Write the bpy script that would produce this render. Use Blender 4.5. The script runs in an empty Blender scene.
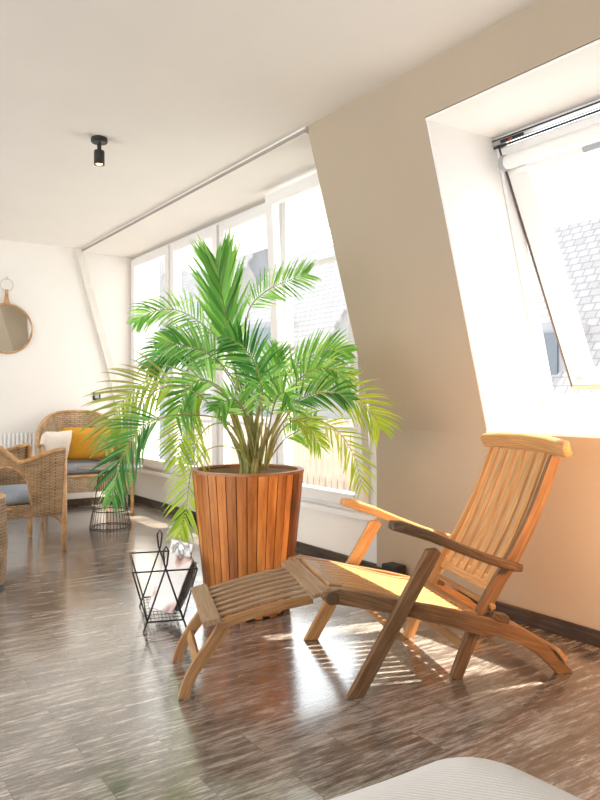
import bpy, bmesh, math, random
from mathutils import Vector, Matrix
R = math.radians
rnd = random.Random(7)
scene = bpy.context.scene
col = scene.collection

# ------------------------------------------------------------------ materials
def new_mat(name):
    m = bpy.data.materials.new(name); m.use_nodes = True
    nt = m.node_tree; nt.nodes.clear()
    out = nt.nodes.new('ShaderNodeOutputMaterial'); b = nt.nodes.new('ShaderNodeBsdfPrincipled')
    nt.links.new(b.outputs[0], out.inputs[0])
    return m, nt, b, out
def ramp(nt, fac, stops):
    r = nt.nodes.new('ShaderNodeValToRGB'); e = r.color_ramp.elements
    e[0].position, e[0].color = stops[0][0], (*stops[0][1], 1)
    e[1].position, e[1].color = stops[-1][0], (*stops[-1][1], 1)
    for p, c in stops[1:-1]:
        k = e.new(p); k.color = (*c, 1)
    nt.links.new(fac, r.inputs[0]); return r.outputs[0]
def coords(nt, kind='Object', scale=(1, 1, 1), rot=(0, 0, 0)):
    t = nt.nodes.new('ShaderNodeTexCoord'); m = nt.nodes.new('ShaderNodeMapping')
    m.inputs['Scale'].default_value = scale; m.inputs['Rotation'].default_value = rot
    nt.links.new(t.outputs[kind], m.inputs[0]); return m.outputs[0]
def noise(nt, vec, scale, detail=4, rough=.55):
    n = nt.nodes.new('ShaderNodeTexNoise'); n.inputs['Scale'].default_value = scale
    n.inputs['Detail'].default_value = detail; n.inputs['Roughness'].default_value = rough
    nt.links.new(vec, n.inputs['Vector']); return n.outputs[0]
def mixc(nt, fac, a, b, mode='MIX'):
    m = nt.nodes.new('ShaderNodeMix'); m.data_type = 'RGBA'; m.blend_type = mode
    if isinstance(fac, float): m.inputs[0].default_value = fac
    else: nt.links.new(fac, m.inputs[0])
    for k, v in ((6, a), (7, b)):
        if isinstance(v, tuple): m.inputs[k].default_value = (*v, 1)
        else: nt.links.new(v, m.inputs[k])
    return m.outputs[2]
def bump(nt, b, h, strength=.3, dist=.01):
    n = nt.nodes.new('ShaderNodeBump'); n.inputs['Strength'].default_value = strength
    n.inputs['Distance'].default_value = dist
    nt.links.new(h, n.inputs['Height']); nt.links.new(n.outputs[0], b.inputs['Normal'])
def plain(name, c, rough=.6, metal=0, var=.04, scale=8):
    m, nt, b, _ = new_mat(name)
    n = noise(nt, coords(nt), scale)
    lo = tuple(max(0, x * (1 - var)) for x in c); hi = tuple(min(1, x * (1 + var)) for x in c)
    nt.links.new(ramp(nt, n, [(.3, lo), (.7, hi)]), b.inputs['Base Color'])
    b.inputs['Roughness'].default_value = rough; b.inputs['Metallic'].default_value = metal
    return m
def wood(name, dark, mid, light, scale=(2, 30, 30), rough=.45, island=False, spec=.4, uv=False):
    m, nt, b, _ = new_mat(name)
    n = noise(nt, coords(nt, 'UV' if uv else 'Object', scale=(3.5, 60, 1) if uv else scale), 1.6, 5, .6)
    c = ramp(nt, n, [(.28, dark), (.5, mid), (.72, light)])
    if island:
        g = nt.nodes.new('ShaderNodeNewGeometry')
        v = ramp(nt, g.outputs['Random Per Island'], [(0, (.36, .28, .24)), (.35, (.75, .70, .66)), (.65, (1, .97, .92)), (1, (1.45, 1.45, 1.4))])
        c = mixc(nt, 1.0, c, v, 'MULTIPLY')
    nt.links.new(c, b.inputs['Base Color']); b.inputs['Roughness'].default_value = rough
    b.inputs['Specular IOR Level'].default_value = spec
    bump(nt, b, n, .12, .004)
    return m

M = {}
M['ceiling'] = plain('ceiling_paint', (.80, .765, .72), .9, var=.015, scale=2)
M['wall'] = plain('wall_paint', (.80, .775, .735), .9, var=.015, scale=2)
M['slope'] = plain('shaded_slope_paint', (.43, .355, .265), .9, var=.02, scale=2)  # shading of the sloping wall put into an even darker tan
M['reveal'] = plain('reveal_paint', (.88, .86, .83), .8, var=.01, scale=2)
M['white'] = plain('window_lacquer', (.80, .785, .77), .35, var=.01)
M['black'] = plain('black_metal', (.015, .014, .013), .4)
M['blackmatte'] = plain('black_plastic', (.012, .012, .013), .55)
M['chrome'] = plain('grey_metal', (.55, .55, .56), .3, 1)
M['greyplastic'] = plain('grey_plastic', (.36, .38, .40), .5)
M['teak'] = wood('teak', (.20, .092, .034), (.36, .185, .075), (.50, .29, .135), rough=.42, uv=True)
M['teak_side'] = wood('teak_cross', (.24, .115, .042), (.40, .215, .09), (.54, .33, .16), rough=.42, uv=True)
M['teak_grey'] = wood('weathered_teak', (.19, .11, .06), (.34, .215, .125), (.46, .32, .20), rough=.5, uv=True)
M['teak_shaded'] = wood('shaded_teak', (.085, .042, .018), (.185, .095, .042), (.29, .165, .08), rough=.45, uv=True)  # same teak, with the camera-side shade put into its colour
M['teak_lit'] = wood('lit_teak', (.34, .16, .055), (.53, .28, .105), (.68, .40, .18), rough=.42, uv=True)  # same teak, with the light falling on it put into its colour
M['teak_dark_shaded'] = wood('dark_shaded_teak', (.055, .030, .016), (.11, .062, .032), (.19, .115, .062), rough=.45, uv=True)  # near armrest's shade put into the colour; also serves the dark fittings
M['stave'] = wood('acacia_staves', (.25, .075, .018), (.48, .17, .04), (.62, .27, .075), (14, 14, 1.5), .38, island=True)
M['staverim'] = wood('acacia_rim', (.22, .085, .03), (.38, .16, .06), (.5, .24, .10), (6, 6, 20), .4)
M['baseboard'] = wood('dark_baseboard', (.018, .012, .008), (.05, .033, .022), (.10, .07, .05), (20, 3, 30), .4)
M['rattan'] = wood('rattan_cane', (.30, .15, .06), (.50, .28, .12), (.66, .42, .22), (8, 8, 8), .4)
M['mirror_wood'] = wood('mirror_rim_wood', (.30, .15, .06), (.48, .27, .12), (.6, .38, .2), (8, 8, 8), .4)
M['tan'] = plain('pine_rail', (.62, .42, .30), .5)
M['grey_cushion'] = plain('grey_cushion_fabric', (.26, .27, .29), .9, var=.12, scale=60)
M['blue_cushion'] = plain('blue_grey_cushion_fabric', (.36, .41, .48), .9, var=.1, scale=60)
M['mustard'] = plain('mustard_fabric', (.62, .30, .018), .85, var=.1, scale=50)
M['cream'] = plain('cream_fabric', (.78, .70, .62), .9, var=.05, scale=50)
M['soil'] = plain('pale_gravel', (.52, .52, .50), .9, var=.4, scale=90)
M['liner'] = plain('planter_liner', (.34, .22, .13), .6)
M['tabletop'] = plain('dark_table_glass', (.20, .205, .21), .35)
M['stem'] = wood('palm_cane', (.10, .12, .03), (.26, .26, .08), (.42, .34, .14), (30, 30, 5), .5)
M['rachis'] = plain('palm_rachis', (.34, .34, .09), .5, var=.3)
M['radiator'] = plain('radiator_enamel', (.80, .80, .79), .3)
M['wire'] = plain('bronze_wire', (.045, .038, .034), .35, .6)
M['terrace'] = plain('terrace_paving', (.4, .38, .36), .8)
M['fence'] = wood('terrace_fence_wood', (.42, .32, .26), (.47, .375, .31), (.52, .43, .37), (8, 8, 2), .7)
M['facade'] = plain('neighbour_render', (.20, .20, .205), .9)
M['facade_dark'] = plain('neighbour_window_glass', (.07, .085, .10), .3)

def mat_floor():
    m, nt, b, _ = new_mat('streaked_parquet')
    v = coords(nt, 'Object')
    # blocks of streaky end-grain strips, the figure broken at every block
    br = nt.nodes.new('ShaderNodeTexBrick'); nt.links.new(v, br.inputs['Vector'])
    br.offset = .5; br.inputs['Scale'].default_value = 1
    br.inputs['Brick Width'].default_value = .48; br.inputs['Row Height'].default_value = .16
    br.inputs['Mortar Size'].default_value = .0015; br.inputs['Mortar Smooth'].default_value = .3
    br.inputs['Color1'].default_value = (.0, .0, .0, 1); br.inputs['Color2'].default_value = (1, 1, 1, 1)
    br.inputs['Mortar'].default_value = (.3, .3, .3, 1)
    def n4(scale, sc, detail, rough):
        n = nt.nodes.new('ShaderNodeTexNoise'); n.noise_dimensions = '4D'
        nt.links.new(coords(nt, scale=sc), n.inputs['Vector'])
        mw = nt.nodes.new('ShaderNodeMath'); mw.operation = 'MULTIPLY'; nt.links.new(br.outputs[0], mw.inputs[0]); mw.inputs[1].default_value = 6
        nt.links.new(mw.outputs[0], n.inputs['W'])
        n.inputs['Scale'].default_value = scale; n.inputs['Detail'].default_value = detail; n.inputs['Roughness'].default_value = rough
        return n.outputs[0]
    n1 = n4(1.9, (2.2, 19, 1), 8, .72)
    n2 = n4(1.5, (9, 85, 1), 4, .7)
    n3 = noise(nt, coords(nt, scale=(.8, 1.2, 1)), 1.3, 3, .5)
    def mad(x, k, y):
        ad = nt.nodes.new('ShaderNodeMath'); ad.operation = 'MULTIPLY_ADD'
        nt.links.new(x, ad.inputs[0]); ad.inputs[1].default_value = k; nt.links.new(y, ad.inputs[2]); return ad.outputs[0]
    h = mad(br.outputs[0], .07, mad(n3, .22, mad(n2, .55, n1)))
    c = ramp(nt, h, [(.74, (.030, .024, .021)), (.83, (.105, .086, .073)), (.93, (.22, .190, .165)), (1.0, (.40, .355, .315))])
    c = mixc(nt, br.outputs['Fac'], c, (.10, .082, .07))
    nt.links.new(c, b.inputs['Base Color'])
    rr = nt.nodes.new('ShaderNodeMapRange'); nt.links.new(n1, rr.inputs[0])
    rr.inputs[1].default_value = .3; rr.inputs[2].default_value = .7
    rr.inputs[3].default_value = .14; rr.inputs[4].default_value = .32
    b.inputs['Coat Weight'].default_value = 1; b.inputs['Coat IOR'].default_value = 1.85; b.inputs['Coat Roughness'].default_value = .16
    nt.links.new(rr.outputs[0], b.inputs['Roughness'])
    b.inputs['Specular IOR Level'].default_value = .95
    bump(nt, b, h, .05, .004)
    return m
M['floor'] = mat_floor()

def mat_glass(name, tint=(1, 1, 1)):
    m = bpy.data.materials.new(name); m.use_nodes = True; nt = m.node_tree; nt.nodes.clear()
    o = nt.nodes.new('ShaderNodeOutputMaterial'); t = nt.nodes.new('ShaderNodeBsdfTransparent')
    t.inputs[0].default_value = (*tint, 1)
    g = nt.nodes.new('ShaderNodeBsdfGlossy'); g.inputs['Roughness'].default_value = .02
    lw = nt.nodes.new('ShaderNodeLayerWeight'); lw.inputs[0].default_value = .5
    pw = nt.nodes.new('ShaderNodeMath'); pw.operation = 'POWER'; nt.links.new(lw.outputs['Facing'], pw.inputs[0]); pw.inputs[1].default_value = 4.5
    f = nt.nodes.new('ShaderNodeMath'); f.operation = 'MULTIPLY_ADD'; nt.links.new(pw.outputs[0], f.inputs[0]); f.inputs[1].default_value = .5; f.inputs[2].default_value = .02
    mx = nt.nodes.new('ShaderNodeMixShader')
    nt.links.new(f.outputs[0], mx.inputs[0]); nt.links.new(t.outputs[0], mx.inputs[1]); nt.links.new(g.outputs[0], mx.inputs[2])
    nt.links.new(mx.outputs[0], o.inputs[0]); return m
M['glass'] = mat_glass('clear_glass', (.96, .98, .98))
M['glass_sky'] = mat_glass('coated_glass', (.88, .90, .92))

def mat_mirror():
    m, nt, b, _ = new_mat('mirror_silver')
    b.inputs['Metallic'].default_value = 1; b.inputs['Roughness'].default_value = .02
    b.inputs['Base Color'].default_value = (.9, .9, .88, 1); return m
M['mirror'] = mat_mirror()

def mat_leaf(name, dark, mid, light, trans):
    m, nt, b, out = new_mat(name)
    g = nt.nodes.new('ShaderNodeNewGeometry')
    c = ramp(nt, g.outputs['Random Per Island'], [(0, dark), (.5, mid), (1, light)])
    nt.links.new(c, b.inputs['Base Color']); b.inputs['Roughness'].default_value = .45
    tr = nt.nodes.new('ShaderNodeBsdfTranslucent')
    c2 = mixc(nt, 1.0, c, trans, 'MULTIPLY')
    nt.links.new(c2, tr.inputs[0])
    mx = nt.nodes.new('ShaderNodeMixShader'); mx.inputs[0].default_value = .5
    nt.links.new(b.outputs[0], mx.inputs[1]); nt.links.new(tr.outputs[0], mx.inputs[2])
    nt.links.new(mx.outputs[0], out.inputs[0]); return m
M['leaf'] = mat_leaf('palm_green', (.09, .26, .04), (.20, .45, .09), (.48, .70, .24), (1.7, 1.8, 1.3))
M['leafdark'] = mat_leaf('palm_deep_green', (.03, .13, .03), (.08, .28, .06), (.24, .48, .15), (1.5, 1.7, 1.2))
M['leafyellow'] = mat_leaf('palm_yellow_green', (.24, .40, .04), (.38, .54, .06), (.50, .60, .12), (1.6, 1.6, 1.0))
M['leafolive'] = mat_leaf('palm_olive', (.22, .27, .06), (.34, .36, .09), (.45, .44, .14), (1.4, 1.4, 1.0))

def mat_wicker(name, dark, mid, light, bw=.035, rh=.011):
    m, nt, b, _ = new_mat(name)
    v = coords(nt, 'UV')
    br = nt.nodes.new('ShaderNodeTexBrick'); nt.links.new(v, br.inputs['Vector'])
    br.offset = .5; br.inputs['Scale'].default_value = 1
    br.inputs['Brick Width'].default_value = bw; br.inputs['Row Height'].default_value = rh
    br.inputs['Mortar Size'].default_value = .0036; br.inputs['Mortar Smooth'].default_value = .7
    br.inputs['Color1'].default_value = (*mid, 1); br.inputs['Color2'].default_value = (*light, 1)
    br.inputs['Mortar'].default_value = (*dark, 1)
    n = noise(nt, v, 9, 3)
    c = mixc(nt, .5, br.outputs[0], ramp(nt, n, [(.3, dark), (.55, mid), (.75, light)]), 'MIX')
    nt.links.new(c, b.inputs['Base Color']); b.inputs['Roughness'].default_value = .55
    inv = nt.nodes.new('ShaderNodeMath'); inv.operation = 'SUBTRACT'; inv.inputs[0].default_value = 1
    nt.links.new(br.outputs['Fac'], inv.inputs[1]); bump(nt, b, inv.outputs[0], .9, .010)
    return m
M['wicker'] = mat_wicker('woven_wicker', (.10, .05, .02), (.45, .27, .13), (.66, .45, .26), .045, .016)
M['wickerpale'] = mat_wicker('pale_woven_wicker', (.22, .12, .055), (.56, .38, .22), (.74, .56, .38), .045, .016)
M['wickerweave'] = mat_wicker('coarse_wicker', (.10, .055, .025), (.42, .26, .13), (.62, .43, .25), .02, .02)

def mat_quilt():
    m, nt, b, _ = new_mat('white_ribbed_cotton')
    w = nt.nodes.new('ShaderNodeTexWave'); nt.links.new(coords(nt, rot=(0, 0, R(-35))), w.inputs[0])
    w.inputs['Scale'].default_value = 34; w.inputs['Distortion'].default_value = .6
    w.inputs['Detail'].default_value = 2
    c = ramp(nt, w.outputs[1], [(0, (.74, .735, .73)), (1, (.84, .835, .83))])
    nt.links.new(c, b.inputs['Base Color']); b.inputs['Roughness'].default_value = .95
    bump(nt, b, w.outputs[1], .35, .004); return m
M['quilt'] = mat_quilt()

def mat_roof():
    m, nt, b, _ = new_mat('pale_roof_tiles')
    br = nt.nodes.new('ShaderNodeTexBrick'); nt.links.new(coords(nt, 'UV'), br.inputs['Vector'])
    br.inputs['Scale'].default_value = 1; br.inputs['Brick Width'].default_value = .26; br.inputs['Row Height'].default_value = .22
    br.inputs['Mortar Size'].default_value = .03; br.inputs['Mortar Smooth'].default_value = .8
    br.inputs['Color1'].default_value = (.20, .19, .183, 1); br.inputs['Color2'].default_value = (.25, .238, .23, 1)
    br.inputs['Mortar'].default_value = (.135, .135, .145, 1)
    nt.links.new(br.outputs[0], b.inputs['Base Color']); b.inputs['Roughness'].default_value = .9
    return m
M['roof'] = mat_roof()

def mat_cover(name, base, figure, seed):
    m, nt, b, _ = new_mat(name)
    n = noise(nt, coords(nt, scale=(1, 1, 1)), 13 + seed, 2, .4)
    c = ramp(nt, n, [(.50, base), (.56, figure[0]), (.62, figure[1]), (.70, base)])
    nt.links.new(c, b.inputs['Base Color']); b.inputs['Roughness'].default_value = .25; return m
M['cover_a'] = mat_cover('magazine_cover_portrait', (.74, .70, .68), ((.62, .42, .36), (.16, .09, .07)), -6)
M['cover_b'] = mat_cover('magazine_cover_dark', (.22, .23, .23), ((.12, .12, .12), (.4, .4, .38)), 3)
M['cover_c'] = mat_cover('magazine_cover_pale', (.80, .79, .78), ((.5, .46, .44), (.2, .2, .22)), 6)

# ------------------------------------------------------------------ mesh helpers
def catmull(P, n):
    Q = [P[0] * 2 - P[1]] + P + [P[-1] * 2 - P[-2]]; out = []
    segs = len(P) - 1
    for k in range(n + 1):
        t = k / n * segs; i = min(int(t), segs - 1); f = t - i
        a, b, c, d = Q[i:i + 4]
        out.append(.5 * ((2 * b) + (c - a) * f + (2 * a - 5 * b + 4 * c - d) * f * f + (3 * b - a - 3 * c + d) * f ** 3))
    return out
class MB:
    def __init__(s): s.v = []; s.f = []; s.uv = {}
    def add(s, verts, faces):
        o = len(s.v); s.v += [tuple(p) for p in verts]; s.f += [tuple(i + o for i in f) for f in faces]; return o
    def box(s, x0, x1, y0, y1, z0, z1):
        s.add([(x, y, z) for x in (x0, x1) for y in (y0, y1) for z in (z0, z1)],
              [(0, 1, 3, 2), (4, 6, 7, 5), (0, 4, 5, 1), (2, 3, 7, 6), (0, 2, 6, 4), (1, 5, 7, 3)]); return s
    def prism(s, poly, ext):
        """poly: 3-D points of one face, ext: extrusion vector"""
        n = len(poly); e = Vector(ext); o0 = len(s.v)
        dg_ = max(((Vector(p) - Vector(q)) for p in poly for q in poly), key=lambda d: d.length)
        dg_ = dg_.normalized() if dg_.length else Vector((1, 0, 0)); pp_ = dg_.cross(e.normalized())
        for i, p in enumerate(list(poly) * 2):
            s.uv[o0 + i] = (Vector(p).dot(dg_), Vector(p).dot(pp_) + (.07 if i >= n else 0))
        vs = [Vector(p) for p in poly] + [Vector(p) + e for p in poly]
        s.add(vs, [tuple(range(n))[::-1], tuple(range(n, 2 * n))] + [(i, (i + 1) % n, n + (i + 1) % n, n + i) for i in range(n)]); return s
    def sweep(s, path, side, width, thick, taper=None):
        """rectangular board swept along path; side: width direction"""
        P = [Vector(p) for p in path]; n = len(P); vs = []; o0 = len(s.v); run = rnd.random() * 7; ro_ = rnd.random() * 5
        for i, p in enumerate(P):
            t = (P[min(i + 1, n - 1)] - P[max(i - 1, 0)]).normalized()
            if i: run += (P[i] - P[i - 1]).length
            w_ = width[i] if isinstance(width, list) else width; h_ = thick[i] if isinstance(thick, list) else thick
            for k_, q_ in enumerate((0, w_, w_ + h_, -h_)): s.uv[o0 + 4 * i + k_] = (run, q_ + ro_)
            sd = Vector(side[i]) if isinstance(side, list) else Vector(side)
            sd = (sd - t * sd.dot(t)).normalized(); nn = t.cross(sd)
            k = taper[i] if taper else 1
            w = (width[i] if isinstance(width, list) else width) * .5 * k
            h = (thick[i] if isinstance(thick, list) else thick) * .5 * k
            vs += [p + sd * w + nn * h, p - sd * w + nn * h, p - sd * w - nn * h, p + sd * w - nn * h]
        fs = [(3, 2, 1, 0), tuple(4 * (n - 1) + k for k in range(4))]
        for i in range(n - 1):
            a = 4 * i
            for k in range(4): fs.append((a + k, a + (k + 1) % 4, a + 4 + (k + 1) % 4, a + 4 + k))
        s.add(vs, fs); return s
    def tube(s, path, r, seg=8, closed=False):
        P = [Vector(p) for p in path]; n = len(P); vs = []; ref = None
        for i, p in enumerate(P):
            if closed: t = (P[(i + 1) % n] - P[i - 1]).normalized()
            else: t = (P[min(i + 1, n - 1)] - P[max(i - 1, 0)]).normalized()
            if ref is None:
                ref = Vector((0, 0, 1)) if abs(t.z) < .9 else Vector((1, 0, 0))
            a = (ref - t * ref.dot(t)).normalized(); b = t.cross(a); ref = a
            rr = r[i] if isinstance(r, (list, tuple)) else r
            vs += [p + (a * math.cos(q) + b * math.sin(q)) * rr for q in [2 * math.pi * k / seg for k in range(seg)]]
        fs = []
        for i in range(n if closed else n - 1):
            a, b2 = seg * i, seg * ((i + 1) % n)
            for k in range(seg): fs.append((a + k, a + (k + 1) % seg, b2 + (k + 1) % seg, b2 + k))
        if not closed: fs += [tuple(range(seg))[::-1], tuple(seg * (n - 1) + k for k in range(seg))]
        s.add(vs, fs); return s
    def lathe(s, prof, cx=0, cy=0, seg=32, cap=True):
        vs = []; n = len(prof)
        for (r, z) in prof:
            vs += [(cx + r * math.cos(2 * math.pi * k / seg), cy + r * math.sin(2 * math.pi * k / seg), z) for k in range(seg)]
        fs = [(i * seg + k, i * seg + (k + 1) % seg, (i + 1) * seg + (k + 1) % seg, (i + 1) * seg + k) for i in range(n - 1) for k in range(seg)]
        if cap: fs += [tuple(range(seg))[::-1], tuple((n - 1) * seg + k for k in range(seg))]
        s.add(vs, fs); return s
    def build(s, name, mat, parent=None, bevel=0, smooth=False, loc=None):
        me = bpy.data.meshes.new(name); me.from_pydata(s.v, [], s.f)
        if s.uv:
            u = me.uv_layers.new(name='UVMap')
            for l in me.loops: u.data[l.index].uv = s.uv.get(l.vertex_index, (0, 0))
        me.materials.append(mat)
        bm = bmesh.new(); bm.from_mesh(me); bmesh.ops.recalc_face_normals(bm, faces=bm.faces); bm.to_mesh(me); bm.free()
        o = bpy.data.objects.new(name, me); col.objects.link(o)
        if parent: o.parent = parent
        if loc: o.location = loc
        if smooth:
            for p in me.polygons: p.use_smooth = True
        if bevel:
            b = o.modifiers.new('bevel', 'BEVEL'); b.width = bevel; b.segments = 2; b.limit_method = 'ANGLE'; b.angle_limit = R(40)
        return o
def grid(fn, nu, nv, skip=None, uvs=(1, 1)):
    m = MB(); vs = [fn(i / nu, j / nv) for i in range(nu + 1) for j in range(nv + 1)]
    fs = []
    for i in range(nu):
        for j in range(nv):
            if skip and skip((i + .5) / nu, (j + .5) / nv): continue
            a = i * (nv + 1) + j; fs.append((a, a + nv + 1, a + nv + 2, a + 1))
    m.add(vs, fs)
    for i in range(nu + 1):
        for j in range(nv + 1): m.uv[i * (nv + 1) + j] = (i / nu * uvs[0], j / nv * uvs[1])
    return m
def solid(o, t):
    s = o.modifiers.new('thickness', 'SOLIDIFY'); s.thickness = t; s.offset = 0; return o
def cushion(name, mat, parent, w, d, h, loc=(0, 0, 0), rot=(0, 0, 0), pinch=.12, power=.35, lp=2):
    """soft pillow centred on loc, w x d x h"""
    m = MB(); n = 14
    for sgn in (1, -1):
        vs = []
        for i in range(n + 1):
            for j in range(n + 1):
                a, b = i / n * 2 - 1, j / n * 2 - 1
                e = max(0, (1 - a ** 4)) * max(0, (1 - b ** 4))
                px = a * (1 - pinch * (1 - abs(b)) ** 2 * .5 * (abs(a) ** 3)); py = b * (1 - pinch * (1 - abs(a)) ** 2 * .5 * (abs(b) ** 3))
                vs.append((px * w / 2, py * d / 2, sgn * h / 2 * e ** power))
        m.add(vs, [(i * (n + 1) + j, (i + 1) * (n + 1) + j, (i + 1) * (n + 1) + j + 1, i * (n + 1) + j + 1) for i in range(n) for j in range(n)])
    o = m.build(name, mat, parent, smooth=True)
    bm = bmesh.new(); bm.from_mesh(o.data); bmesh.ops.remove_doubles(bm, verts=bm.verts, dist=.0005)
    bmesh.ops.recalc_face_normals(bm, faces=bm.faces); bm.to_mesh(o.data); bm.free()
    for p in o.data.polygons: p.use_smooth = True
    o.location = loc; o.rotation_euler = rot
    return o
def thing(name, label, cat, loc=(0, 0, 0), rz=0, group=None):
    o = bpy.data.objects.new(name, None); col.objects.link(o); o.empty_display_size = .1
    o.location = loc; o.rotation_euler = (0, 0, rz); o['label'] = label; o['category'] = cat
    if group: o['group'] = group
    return o
def tag(o, label, cat, group=None):
    o['label'] = label; o['category'] = cat
    if group: o['group'] = group
    return o
def struct(o): o['kind'] = 'structure'; return o
def dup(root, loc, rz, label, group=None):
    def cp(o, parent):
        c = o.copy(); col.objects.link(c); c.parent = parent
        for ch in list(o.children): cp(ch, c)
        return c
    r = cp(root, None); r.location = loc; r.rotation_euler = (0, 0, rz); r['label'] = label
    if group: r['group'] = group
    return r

# ------------------------------------------------------------------ room
ZC, ZD = 2.725, 2.692          # main ceiling, dormer ceiling
XS, XK, XW = 2.42, 2.96, 3.00  # top of slope, knee wall, window plane
YD, YF = 3.41, 7.54            # dormer cheek, far wall
ZK = .86
def xs(z): return XS + (ZC - z) * (XK - XS) / (ZC - ZK)
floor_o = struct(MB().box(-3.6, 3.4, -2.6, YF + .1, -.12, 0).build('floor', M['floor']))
struct(MB().box(-3.6, XS + .004, -2.6, YF + .1, ZC, ZC + .2).build('ceiling', M['ceiling']))
dc = MB().box(XS - .012, XS + .012, YD, YF, ZD - .006, ZC)
dc.box(XS, XW + .3, YD, YF, ZD, ZC + .2)
struct(dc.build('ceiling_dormer', M['ceiling']))
struct(MB().box(XS - .016, XS - .0125, YD, YF, ZD - .004, ZD + .018).build('step_shadow_strip', plain('painted_step_shadow', (.34, .30, .26), .8)))  # painted strip standing for the thin shadow line at the ceiling step
struct(MB().box(-3.6, XW + .3, YF, YF + .12, 0, ZC + .1).build('wall_far', M['wall']))
struct(MB().box(-3.6, XW + .5, -2.72, -2.6, 0, ZC + .1).build('wall_back', M['wall']))

# mansard wall with the skylight opening
SY0, SY1 = 1.34, 2.505
T = .47
def sl(z): return (xs(z), z)
w = MB()
def pr(poly, y0, y1): w.prism([(x, y0, z) for x, z in poly], (0, y1 - y0, 0))
kc = [(XK, .66), (2.9585, .74), (2.954, .81), (2.946, .875), (xs(.94), .94)]
full = [(XK, 0)] + kc + [(XS, ZC), (XS, ZC + .2), (XS + .62, ZC + .2), (XK + .52, ZK), (XK + .52, 0)]
pr(full, SY1, YD)
pr(full, -2.6, SY0)
pr([(XK, 0)] + kc + [sl(.955), (3.43, 1.075), (XK + .52, ZK), (XK + .52, 0)], SY0, SY1)
pr([sl(2.50), (XS, ZC), (XS, ZC + .2), (XS + .62, ZC + .2), (2.99, 2.51)], SY0, SY1)
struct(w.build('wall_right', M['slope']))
# white lining of the skylight opening
lin = MB()
fo = lambda z: 3.39 - (z - 1.086) * .2962      # outer frame plane
e = .012
lin.prism([(xs(.957) + .002, SY1, .957), (xs(2.497) + .002, SY1, 2.497), (fo(2.50), SY1, 2.504), (fo(1.086), SY1, 1.086)], (0, -e, 0))
lin.prism([(xs(.957) + .002, SY0, .957), (xs(2.497) + .002, SY0, 2.497), (fo(2.50), SY0, 2.504), (fo(1.086), SY0, 1.086)], (0, e, 0))
lin.prism([(xs(.957) - .004, SY0, .960), (fo(1.086), SY0, 1.088), (fo(1.086), SY0, 1.076), (xs(.957) - .004, SY0, .948)], (0, SY1 - SY0, 0))
lin.prism([(xs(2.497) + .002, SY0, 2.497), (fo(2.50), SY0, 2.505), (fo(2.50), SY0, 2.493), (xs(2.497) + .002, SY0, 2.485)], (0, SY1 - SY0, 0))
struct(lin.build('trim_1', M['reveal']))

# window wall below and beside the dormer windows
struct(MB().box(XW, XW + .3, YD, YF, 0, .345).box(XW, XW + .2, YD, 3.50, .3, ZD).build('wall_window_side', M['wall']))
struct(MB().box(XW - .055, XW + .08, YD + .002, YF, .345, .385).build('trim_2', M['white'], bevel=.006))
# remains of the roof slope on the far wall
bp_ = [(2.405, ZC), (2.775, 1.39), (2.87, .95), (2.905, .35), (2.91, 0)]
bl = [(x - .075, z) for x, z in bp_]
bl[0] = (2.33, ZC)
for a, b, name in ((0, 5, 'trim_3'),):
    m = MB()
    for i in range(4):
        m.prism([(bl[i][0], YF, bl[i][1]), (bp_[i][0], YF, bp_[i][1]), (bp_[i + 1][0], YF, bp_[i + 1][1]), (bl[i + 1][0], YF, bl[i + 1][1])], (0, -.05, 0))
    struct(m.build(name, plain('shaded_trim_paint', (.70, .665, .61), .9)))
# baseboards
struct(MB().box(XK - .018, XK, -2.6, YD, 0, .075).build('baseboard_right', M['baseboard'], bevel=.004))
struct(MB().box(XW - .018, XW, YD, YF - .018, 0, .075).build('baseboard_window_side', M['baseboard'], bevel=.004))
struct(MB().box(-3.6, XW, YF - .018, YF, 0, .075).build('baseboard_far', M['baseboard'], bevel=.004))

# ---- dormer windows (z .385 .. ZD)
YB = [7.54, 6.52, 5.51, 4.545, 3.50]
Z0, Z1 = .385, ZD
def window(i, muntins, tilt=0):
    y1, y0 = YB[i], YB[i + 1]
    fr = MB(); t = .035
    X0, X1 = XW, XW + .075
    fr.box(X0, X1, y0, y0 + t, Z0, Z1).box(X0, X1, y1 - t, y1, Z0, Z1).box(X0, X1, y0 + t, y1 - t, Z0, Z0 + .04).box(X0, X1, y0 + t, y1 - t, Z1 - .04, Z1)
    wf = struct(fr.build('window_%d' % (i + 1), M['white'], bevel=.004))
    # the sash pivots about its bottom edge
    a, b = y0 + t - .012, y1 - t + .012; s = .082; zb, zt = Z0 + .035, Z1 - .035
    h = zt - zb
    sm = MB().box(-.02, .045, a, a + s, 0, h).box(-.02, .045, b - s, b, 0, h).box(-.02, .045, a + s, b - s, 0, s).box(-.02, .045, a + s, b - s, h - s, h)
    so = sm.build('sash', M['white'], wf, bevel=.006); so.location = (XW - .026, 0, zb); so.rotation_euler = (0, -tilt, 0)
    mm = MB()
    for z in muntins: mm.box(-.008, .034, a + s - .01, b - s + .01, z - zb - .017, z - zb + .017)
    mo = mm.build('muntin', M['white'], so, bevel=.003)
    g = MB().box(.008, .014, a + s - .01, b - s + .01, s - .01, h - s + .01).build('pane', M['glass'], so)
    hd = MB().box(-.045, -.02, b - s * .6, b - s * .6 + .02, 1.0, 1.03).box(-.05, -.04, b - s * .6, b - s * .6 + .02, .92, 1.03).build('handle', M['white'], so, bevel=.003)
    return wf
window(0, (1.495, .93)); window(1, (2.06, 1.495, .93)); window(2, (1.495, .93)); window(3, (2.06, 1.495, .93), R(3.4))

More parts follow.
